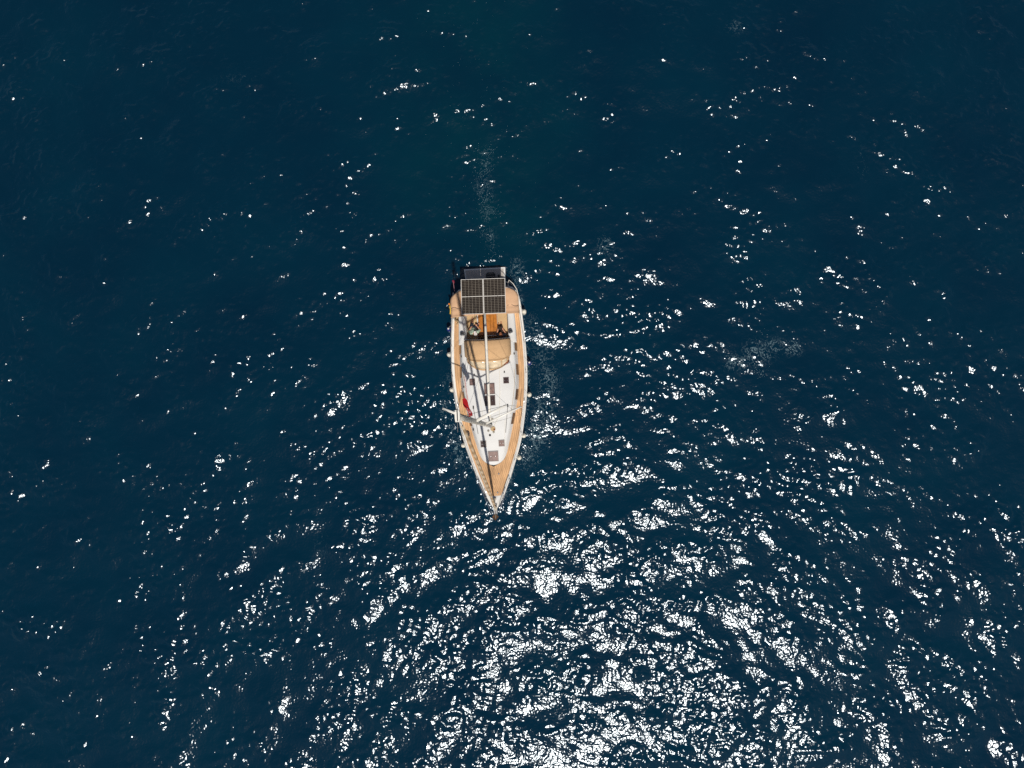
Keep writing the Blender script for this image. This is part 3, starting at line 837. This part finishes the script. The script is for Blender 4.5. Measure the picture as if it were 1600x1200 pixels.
for sgn in (-1, 1):
    pts = [(sgn * 1.74, 4.5, 1.24), (sgn * 1.75, 4.5, 1.84), (sgn * 1.74, 5.1, 1.86), (sgn * 1.66, 5.55, 1.87), (sgn * 1.48, 5.86, 1.87), (sgn * 1.28, 6.06, 1.87), (sgn * 1.22, 6.0, 1.55), (sgn * 1.2, 5.85, 1.22)]
    if sgn < 0: pts = pts[:4] + [(-1.68, 5.58, 1.22)]
    ps = MB().tube(pts, 0.019, 8).build('pushpit', 'spar_white', yacht, smooth=True)
    MB().tube([(sgn * 1.70, 5.3, 1.22), (sgn * 1.70, 5.3, 1.86)], 0.013, 6).build('leg', 'steel', ps)
    MB().tube([(sgn * 1.74, 4.5, 1.55), (sgn * 1.69, 5.3, 1.56), (sgn * 1.66, 5.55, 1.56)] + ([(1.48, 5.84, 1.56), (1.24, 6.02, 1.56)] if sgn > 0 else []), 0.011, 6).build('lower_rail', 'steel', ps)
    # corner seat
    MB().prism([(sgn * 1.62, 5.35), (sgn * 1.55, 5.62), (sgn * 1.40, 5.80), (sgn * 1.18, 5.84), (sgn * 1.18, 5.35)], 1.24, 1.34, 0.02).build('corner_seat', 'gelcoat', ps)
top = [(-0.80, -4.30, 2.02), (-0.62, -4.75, 2.06), (-0.36, -5.45, 2.10), (-0.22, -5.84, 2.12)]
for sgn in (-1, 1):
    pu = MB().tube([(sgn * -0.80, -4.28, zs(-4.3)), *[(sgn * x, y, z) for x, y, z in top], (sgn * 0.14 * -1, -5.86, 1.75), (sgn * -0.05, -5.72, 1.6)], 0.016, 6).build('pulpit', 'steel', yacht)
    MB().tube([(sgn * -0.42, -5.1, zs(-5.1)), (sgn * -0.48, -5.1, 2.07)], 0.013, 6).build('leg', 'steel', pu)
    MB().tube([(sgn * -0.80, -4.30, 1.72), (sgn * -0.46, -5.1, 1.76), (sgn * -0.20, -5.80, 1.80)], 0.010, 6).build('lower_rail', 'steel', pu)
for sgn in (-1, 1):
    sts = [-3.3, -1.9, -0.4, 1.2, 2.8]
    for y in sts:
        MB().tube([(sgn * (hbf(y) - 0.05), y, zs(y) + 0.02), (sgn * (hbf(y) - 0.04), y, zs(y) + 0.64)], 0.012, 6).build('stanchion', 'steel', yacht)
    for hz in (0.34, 0.62):
        wire([(sgn * 0.80, -4.30, zs(-4.3) + hz)] + [(sgn * (hbf(y) - 0.04), y, zs(y) + hz) for y in sts] + [(sgn * 1.75, 4.5, 1.2 + hz)], 'lifeline', 0.005)
# little covers and bags lashed at the left quarter and by the hood
MB().tube([(-1.62, 4.62, 1.30), (-1.52, 4.36, 1.34), (-1.66, 4.2, 1.33), (-1.45, 4.06, 1.36), (-1.60, 3.95, 1.32)], [0.03, 0.07, 0.06, 0.075, 0.03], 8).build('rope_bag', 'rope_tan', yacht, smooth=True)
MB().tube([(0.75, 1.62, 1.86), (0.95, 1.72, 1.90), (1.08, 1.85, 1.86)], [0.03, 0.05, 0.03], 7).build('rope_bag', 'varnish_dark', yacht, smooth=True)

# ================================================================= loose things aboard
def cushion(x0, x1, label):
    y0, y1 = 3.08, 5.35
    base = ((x0 + x1) / 2, (y0 + y1) / 2, 1.10)
    t = thing('seat_cushion', base, label, 'cushion', 'long cushions on the cockpit benches')
    shift(MB().box(x0, x1, y0, y1, 1.102, 1.18, 0.01), base).build('pad', 'cushion', t, bevel=0.025)
    shift(MB().tube([(x0 + .01, y0 + .01, 1.165), (x1 - .01, y0 + .01, 1.165), (x1 - .01, y1 - .01, 1.165), (x0 + .01, y1 - .01, 1.165), (x0 + .01, y0 + .01, 1.165)], 0.008, 5), base).build('piping', 'rope_tan', t)
cushion(-1.07, -0.54, 'long tan seat cushion on the left cockpit bench, under the person in pale green')
cushion(0.54, 1.07, 'long tan seat cushion on the right cockpit bench, under the person in dark clothes')

def fender(x, y, ztop, label, m='fender_white', r=0.125, cap='fender_white', h=0.62):
    base = (x, y, ztop - h)
    t = thing('fender', base, label, 'fender', 'fenders hung along the hull')
    prof = [(0.03, 0), (0.07, 0.015), (r * 0.9, 0.07), (r, 0.14), (r, h - 0.14), (r * 0.9, h - 0.07), (0.06, h - 0.02), (0.03, h)]
    MB().lathe(prof, (0, 0, 0), 16).build('body', m, t, smooth=True)
    MB().lathe([(0.055, h - 0.022), (0.05, h + 0.015), (0.02, h + 0.03)], (0, 0, 0), 10).build('eye', cap, t, smooth=True)
    sgn = 1 if x > 0 else -1
    MB().tube([(0, 0, h + 0.02), (-sgn * 0.08, 0, zs(y) + 0.08 - base[2]), (-(x - sgn * (hbf(y) - 0.045)), 0, zs(y) + 0.6 - base[2])], 0.007, 5).build('lanyard', 'rope_white', t)
fender(-2.14, 2.47, 0.85, 'white fender on the left hull side, level with the tan sprayhood')
fender(-2.07, 0.57, 0.90, 'white fender on the left hull side, level with the two small side-by-side roof hatches')
fender(-1.58, -2.40, 1.00, 'white fender on the left hull side, level with the forward pair of small hatches')
fender(2.03, 0.10, 0.95, 'white fender on the right hull side, level with the long centre hatch')
fender(1.63, -2.05, 1.02, 'white fender on the right hull side, the middle one of three toward the bow')
fender(1.33, -3.19, 1.05, 'white fender on the right hull side, nearest the pointed bow')
fender(2.12, 1.81, 0.80, 'dark blue fender with white end on the right hull side beside the sprayhood', 'fender_blue', 0.12)
fender(-2.10, 3.84, 0.90, 'dark blue fender with white end on the left hull side beside the cockpit', 'fender_blue', 0.12)
fender(1.98, 4.57, 0.90, 'white fender on the right hull side, level with the front edge of the solar panels')

# red flag with white crescent and star, streaming aft from its line under the left spreader
fb = (-0.70, -1.09, 5.6)
flag = thing('courtesy_flag', fb, 'small red flag with white crescent and star flying over the left deck beside the mast', 'flag')
def cloth(u, v, off=0.0):
    """u 0..1 from hoist to fly, v 0..1 upward"""
    d = Vector((-0.29, 0.83, -0.05)); side = Vector((0.46, 0.12, 0.86)).normalized() * 0.46
    nrm = d.cross(side).normalized()
    p = d * u + side * (v - 0.5) * (1 - 0.15 * u) + nrm * (0.055 * math.sin(7.5 * u + 1.5 * v) * (0.3 + u) + off) + Vector((0.05 * math.sin(4 * u), 0, 0))
    return p + Vector((0, 0, 0.4))
MB().grid([[cloth(i / 20, j / 8) for j in range(9)] for i in range(21)]).build('cloth', 'flag_red', flag, smooth=True)
def emblem(poly):
    m = MB()
    for off in (0.006, -0.006):
        b = len(m.v)
        m.v += [tuple(cloth(u, v, off)) for u, v in poly]
        return_f = tuple(range(b, b + len(poly)))
        m.f.append(return_f)
    return m
asp = 0.88 / 0.50
def uv(x, y): return (0.33 + x / asp, 0.5 + y)
cres = MB()
for off in (0.006, -0.006):
    b = len(cres.v); n = 20
    for i in range(n + 1):
        w = R(38) + (2 * math.pi - 2 * R(38)) * i / n
        cres.v.append(tuple(cloth(*uv(0.25 * math.cos(w), 0.25 * math.sin(w)), off)))
        w2 = R(50) + (2 * math.pi - 2 * R(50)) * i / n
        cres.v.append(tuple(cloth(*uv(0.0625 + 0.2 * math.cos(w2), 0.2 * math.sin(w2)), off)))
    for i in range(n): cres.f.append((b + 2 * i, b + 2 * i + 1, b + 2 * i + 3, b + 2 * i + 2))
cres.build('crescent', 'flag_white', flag, recalc=False)
star = MB()
for off in (0.006, -0.006):
    b = len(star.v)
    star.v.append(tuple(cloth(*uv(0.25, 0), off)))
    for i in range(10):
        w = math.pi + 2 * math.pi * i / 10; rr_ = 0.125 if i % 2 == 0 else 0.05
        star.v.append(tuple(cloth(*uv(0.25 + rr_ * math.cos(w), rr_ * math.sin(w)), off)))
    for i in range(10): star.f.append((b, b + 1 + i, b + 1 + (i + 1) % 10))
star.build('star', 'flag_white', flag, recalc=False)
shiftl = Vector(fb)
MB().tube([Vector((-1.02, -1.03, 7.0)) - shiftl, cloth(0, 1), cloth(0, 0), Vector((-1.25, -0.9, 1.25)) - shiftl], 0.004, 5).build('halyard', 'rope_white', flag)

# ensign rolled on its short staff at the stern
eb = (-1.64, 5.76, 1.24)
ens = thing('stern_flagstaff', eb, 'short flagstaff with a furled red flag at the left stern corner', 'flagstaff')
MB().tube([(0, 0, 0), (0.02, 0.10, 0.5), (0.06, 0.28, 1.15)], 0.016, 6).build('staff', 'pole_pink', ens)
MB().tube([(0.045, 0.20, 0.80), (0.055, 0.255, 0.92), (0.07, 0.30, 1.03), (0.05, 0.30, 1.12), (0.06, 0.29, 1.17)], [0.015, 0.045, 0.06, 0.05, 0.02], 9).build('furled_cloth', 'ensign_red', ens, smooth=True)

# horseshoe lifebuoy with its orange light
lb = (-1.86, 4.72, 1.40)
buoy = thing('horseshoe_lifebuoy', lb, 'yellow horseshoe lifebuoy with orange light on the rail at the left quarter', 'lifebuoy')
pts = [(0.0 + 0.05 * math.sin(a), 0.20 * math.cos(a), 0.24 + 0.22 * math.sin(a)) for a in [R(d) for d in range(-60, 241, 20)]]
MB().tube(pts, [0.04] + [0.062] * (len(pts) - 2) + [0.04], 9).build('float', 'buoy_yellow', buoy, smooth=True)
MB().lathe([(0.03, 0), (0.05, 0.03), (0.05, 0.14), (0.03, 0.2)], (-0.05, 0.27, 0.2), 10).build('light', 'buoy_orange', buoy, smooth=True)
MB().tube([(0.1, -0.22, 0.42), (0.02, -0.1, 0.46), (0.02, 0.1, 0.46), (0.1, 0.22, 0.42)], 0.008, 5).build('strap', 'rope_white', buoy)

# anchor in the bow roller
ab = (-0.02, -6.02, 1.30)
an = thing('bow_anchor', ab, 'rusty brown plough anchor hanging at the bow tip', 'anchor')
MB().tube([(0.02, 0.40, 0.33), (0.02, 0.05, 0.33), (0.0, -0.14, 0.24), (-0.02, -0.20, 0.10)], [0.02, 0.026, 0.028, 0.03], 8, flat=((1, 0, 0), 0.7)).build('shank', 'galvanised', an)
fl = MB()
fl.v += [(-0.02, -0.30, 0.16), (-0.19, -0.10, 0.14), (-0.02, 0.06, 0.02), (0.16, -0.10, 0.14), (-0.02, -0.16, 0.06), (-0.10, -0.02, 0.17), (0.07, -0.02, 0.17)]
fl.f += [(0, 1, 4), (1, 2, 4), (2, 3, 4), (3, 0, 4), (1, 5, 2), (2, 6, 3)]
fl.build('fluke', 'rust', an, solid=0.02)
MB().tube([(0.02, 0.38, 0.35), (0.02, 0.55, 0.36), (0.01, 0.78, 0.34)], 0.018, 6).build('chain', 'galvanised', an)

# coil of rope on the foredeck beside the mast, left
cb = (-1.30, -1.80, zs(-1.8) + 0.03)
coil = MB()
for k in range(4):
    coil.tube([(0.11 * math.cos(a) * (1 - 0.1 * k), 0.15 * math.sin(a) * (1 - 0.08 * k), 0.015 + 0.02 * k) for a in [2 * math.pi * i / 16 for i in range(17)]], 0.014, 5, cap=False)
co_ = thing('rope_coil', cb, 'small dark coil of rope on the left teak deck just forward of the masthead', 'rope')
coil.build('coil', 'rope_dark', co_)

# ================================================================= the two people in the cockpit
def capsule_chain(bm_, pts, rs, n=12):
    m = MB()
    P = []; Q = []
    for k in range(len(pts) - 1):
        a, b = Vector(pts[k]), Vector(pts[k + 1])
        for j in range(4):
            t = j / 4; P.append(a.lerp(b, t)); Q.append(rs[k] + (rs[k + 1] - rs[k]) * t)
    P.append(Vector(pts[-1])); Q.append(rs[-1])
    bm_.tube(P, Q, n)
    for p, r in zip(pts, rs): bm_.ell(p, (r, r, r), 12, 8)
    return bm_
def remeshed(mb, name, mname, parent, voxel, sm=4):
    o = mb.build(name, mname, None, recalc=False)
    md = o.modifiers.new('r', 'REMESH'); md.mode = 'VOXEL'; md.voxel_size = voxel
    md = o.modifiers.new('s', 'SMOOTH'); md.factor = 0.5; md.iterations = sm
    dg = bpy.context.evaluated_depsgraph_get()
    me = bpy.data.meshes.new_from_object(o.evaluated_get(dg))
    me.polygons.foreach_set('use_smooth', [True] * len(me.polygons))
    bpy.data.objects.remove(o, do_unlink=True)
    me.materials.clear(); me.materials.append(MATS[mname]); me.name = name
    ob = bpy.data.objects.new(name, me); C.objects.link(ob); ob.parent = parent
    return ob
def hand(mb, wrist, d, nrm):
    """palm, four unequal bent fingers and a thumb leaving the side of the palm"""
    wrist, d, nrm = Vector(wrist), Vector(d).normalized(), Vector(nrm)
    nrm = (nrm - d * nrm.dot(d)).normalized(); s = d.cross(nrm)
    for q in (-0.028, -0.010, 0.010, 0.028): capsule_chain(mb, [wrist + s * q * 0.6, wrist + d * 0.09 + s * q], [0.017, 0.014], 8)
    for q, l in ((-0.030, 0.055), (-0.010, 0.07), (0.010, 0.075), (0.030, 0.065)):
        b = wrist + d * 0.09 + s * q
        capsule_chain(mb, [b, b + d * l * 0.5 - nrm * 0.01, b + d * l * 0.85 - nrm * 0.035], [0.0095, 0.009, 0.007], 7)
    capsule_chain(mb, [wrist + d * 0.03 + s * 0.035, wrist + d * 0.06 + s * 0.06 - nrm * 0.01, wrist + d * 0.10 + s * 0.062 - nrm * 0.02], [0.012, 0.011, 0.008], 7)
def person(base, label, J, shirt, legs_m, hair, cap=None, shorts=False):
    t = thing('person', base, label, 'person', 'people sitting in the cockpit')
    B = Vector(base)
    J = {k: Vector(v) - B for k, v in J.items()}
    up = (J['neck'] - J['pelvis']).normalized()
    side = (J['shR'] - J['shL']).normalized(); fwd = side.cross(up).normalized()
    if fwd.y < 0: fwd = -fwd
    head = J['head']; look = Vector((J['look'] + B)).normalized() if False else fwd
    body = MB()
    chest = J['pelvis'].lerp(J['neck'], 0.62); waist = J['pelvis'].lerp(J['neck'], 0.3)
    for c_, w, dpt in ((J['pelvis'], 0.165, 0.115), (waist, 0.145, 0.10), (chest, 0.175, 0.115)):
        rot = Matrix((side, fwd, up)).transposed()
        body.ell(c_, (w, dpt, 0.15), 16, 10, rot)
    capsule_chain(body, [J['shL'], J['neck'], J['shR']], [0.062, 0.058, 0.062])
    capsule_chain(body, [J['neck'], head - up * 0.05], [0.055, 0.052])
    hrot = Matrix((side, fwd, Vector((0, 0, 1)))).transposed()
    body.ell(head, (0.076, 0.097, 0.118), 18, 12, hrot)
    body.ell(head + fwd * 0.03 - Vector((0, 0, 0.065)), (0.052, 0.062, 0.05), 12, 8, hrot)         # jaw
    capsule_chain(body, [head + fwd * 0.092 + Vector((0, 0, 0.01)), head + fwd * 0.112 - Vector((0, 0, 0.028))], [0.009, 0.016], 8)   # nose
    for sg in (-1, 1): body.ell(head + side * sg * 0.079 - Vector((0, 0, 0.01)), (0.012, 0.022, 0.032), 8, 6, hrot)
    for q in 'LR':
        capsule_chain(body, [J['sh' + q], J['el' + q], J['wr' + q]], [0.055, 0.042, 0.028])
        hand(body, J['wr' + q], (J['wr' + q] - J['el' + q]), Vector((0, 0, 1)) if abs((J['wr' + q] - J['el' + q]).normalized().z) < 0.9 else fwd)
        capsule_chain(body, [J['hip' + q], J['kn' + q], J['an' + q]], [0.088, 0.058, 0.038])
        capsule_chain(body, [J['an' + q] - Vector((0, 0, 0.03)), J['toe' + q]], [0.042, 0.030])
    remeshed(body, 'body', 'skin_tan', t, 0.011)
    sh = MB(); rot = Matrix((side, fwd, up)).transposed()
    for c_, w, dpt in ((J['pelvis'].lerp(J['neck'], 0.12), 0.175, 0.13), (waist, 0.160, 0.118), (chest, 0.19, 0.13)):
        sh.ell(c_, (w, dpt, 0.15), 16, 10, rot)
    capsule_chain(sh, [J['shL'], J['neck'] - up * 0.02, J['shR']], [0.075, 0.066, 0.075])
    for q in 'LR': capsule_chain(sh, [J['sh' + q], J['sh' + q].lerp(J['el' + q], 0.8)], [0.075, 0.066])
    remeshed(sh, 'shirt', shirt, t, 0.014, 3)
    tr = MB()
    tr.ell(J['pelvis'], (0.178, 0.13, 0.13), 16, 10, rot)
    for q in 'LR':
        if shorts: capsule_chain(tr, [J['hip' + q], J['hip' + q].lerp(J['kn' + q], 0.75)], [0.102, 0.085])
        else: capsule_chain(tr, [J['hip' + q], J['kn' + q], J['kn' + q].lerp(J['an' + q], 0.9)], [0.102, 0.074, 0.056])
    remeshed(tr, 'shorts' if shorts else 'trousers', legs_m, t, 0.014, 3)
    hm = MB().ell(head + Vector((0, 0, 0.022)) - fwd * 0.020, (0.086, 0.095, 0.112), 18, 12, hrot)
    hm.ell(head - fwd * 0.05 - Vector((0, 0, 0.03)), (0.075, 0.055, 0.08), 12, 8, hrot)
    remeshed(hm, 'hair', hair, t, 0.012, 2)
    for sg in (-1, 1):
        MB().ell(head + fwd * 0.088 + side * sg * 0.031 + Vector((0, 0, 0.012)), (0.013, 0.009, 0.009), 8, 6, hrot).build('eye', 'eye', t, smooth=True)
    MB().tube([head + fwd * 0.093 + side * q * 0.024 - Vector((0, 0, 0.058 + 0.004 * abs(q))) for q in (-1, 0, 1)], 0.006, 5).build('mouth', 'varnish_dark', t)
    if cap:
        cm = MB().ell(head + Vector((0, 0, 0.045)) - fwd * 0.01, (0.094, 0.108, 0.095), 18, 12, hrot)
        capsule_chain(cm, [head + fwd * 0.07 + side * q + Vector((0, 0, 0.055)) for q in (-0.045, 0.045)], [0.03, 0.03])
        cm.ell(head + fwd * 0.11 + Vector((0, 0, 0.05)), (0.075, 0.075, 0.012), 14, 6, hrot)
        remeshed(cm, 'cap', cap, t, 0.011, 1)
    return t
person((-0.78, 3.46, 1.18), 'person in a pale green shirt and white cap sitting on the left cockpit bench', dict(
    pelvis=(-0.78, 3.66, 1.31), neck=(-0.66, 3.40, 1.64), head=(-0.60, 3.32, 1.77), shL=(-0.85, 3.40, 1.58), shR=(-0.49, 3.46, 1.59), look=(0, 1, 0),
    elL=(-0.97, 3.57, 1.42), wrL=(-0.84, 3.76, 1.44), elR=(-0.38, 3.60, 1.42), wrR=(-0.52, 3.78, 1.48),
    hipL=(-0.85, 3.72, 1.29), hipR=(-0.68, 3.73, 1.29), knL=(-0.74, 4.02, 1.55), knR=(-0.43, 3.93, 1.40), anL=(-0.78, 4.16, 1.24), anR=(-0.40, 3.86, 0.98),
    toeL=(-0.77, 4.32, 1.22), toeR=(-0.36, 4.02, 0.96)), 'shirt_green', 'shorts_navy', 'hair_black', 'cap_white', shorts=True)
person((0.80, 3.26, 1.18), 'person with brown hair in dark clothes reclining with knees up on the right cockpit bench', dict(
    pelvis=(0.80, 3.26, 1.30), neck=(0.73, 3.20, 1.72), head=(0.70, 3.25, 1.87), shL=(0.55, 3.24, 1.66), shR=(0.90, 3.21, 1.66), look=(0, 1, 0),
    elL=(0.50, 3.36, 1.46), wrL=(0.58, 3.56, 1.56), elR=(0.97, 3.32, 1.46), wrR=(0.84, 3.52, 1.54),
    hipL=(0.71, 3.32, 1.28), hipR=(0.89, 3.32, 1.28), knL=(0.63, 3.62, 1.58), knR=(0.74, 3.64, 1.56), anL=(0.62, 3.80, 1.24), anR=(0.75, 3.84, 1.24),
    toeL=(0.60, 3.95, 1.21), toeR=(0.74, 4.00, 1.21)), 'shirt_navy', 'trousers_brown', 'hair_brown')

# ================================================================= foam on the water
fm = MB()
rf = random.Random(5)
def fleck(u, v, r):
    w = b2w((u, v, 0)); z = sea_height(w.x, w.y) + 0.02
    n = rf.choice((4, 5, 6)); b = len(fm.v); a0 = rf.random() * 6.28; sq = rf.uniform(0.45, 1.0); ro = rf.random() * 3.14
    for i in range(n):
        a = a0 + 2 * math.pi * i / n; q = r * rf.uniform(0.6, 1.2)
        x, y = q * math.cos(a), q * sq * math.sin(a)
        fm.v.append((w.x + x * math.cos(ro) - y * math.sin(ro), w.y + x * math.sin(ro) + y * math.cos(ro), z))
    fm.f.append(tuple(range(b, b + n)))
def arcs(u, v, rad, n, size, sweep=4.5):
    for k in range(3):
        a0 = rf.random() * 6.28; rr_ = rad * rf.uniform(0.4, 1.0); cu, cv = u + rf.gauss(0, rad * .4), v + rf.gauss(0, rad * .5)
        for i in range(n // 3):
            a = a0 + sweep * rf.random()
            q = rr_ + rf.gauss(0, rad * 0.12)
            fleck(cu + q * math.cos(a) * 0.7, cv + q * math.sin(a), size * rf.uniform(0.35, 1.1))
for u, v, rad, n in ((2.75, -0.6, .7, 80), (2.4, -2.0, .6, 90), (1.9, -3.0, .5, 60), (3.0, 1.0, .6, 60), (-2.15, -2.4, .5, 70), (-1.7, -3.2, .4, 60), (-2.5, -0.6, .5, 45), (1.7, 6.8, .4, 45), (14.4, 1.7, .8, 90), (16.4, 1.9, .3, 50)):
    arcs(u, v, rad, n, 0.015)
for i in range(30):
    v0 = 7.6 + 6.6 * rf.random(); u0 = 0.2 + rf.gauss(0, 0.30)
    for k in range(rf.randint(4, 20)):
        fleck(u0 + rf.gauss(0, 0.18), v0 + rf.gauss(0, 0.18), 0.013 * rf.uniform(0.4, 1.2))
for i in range(160):
    v = 7 + 18 * rf.random(); fleck(0.2 + rf.gauss(0, 1.5), v, 0.012 * rf.uniform(0.4, 1.0))
fo = fm.build('sea_foam', 'foam', None, recalc=False)
tag(fo, 'thin flecks of pale foam drifting beside the hull and in the wake', 'foam', kind='stuff')
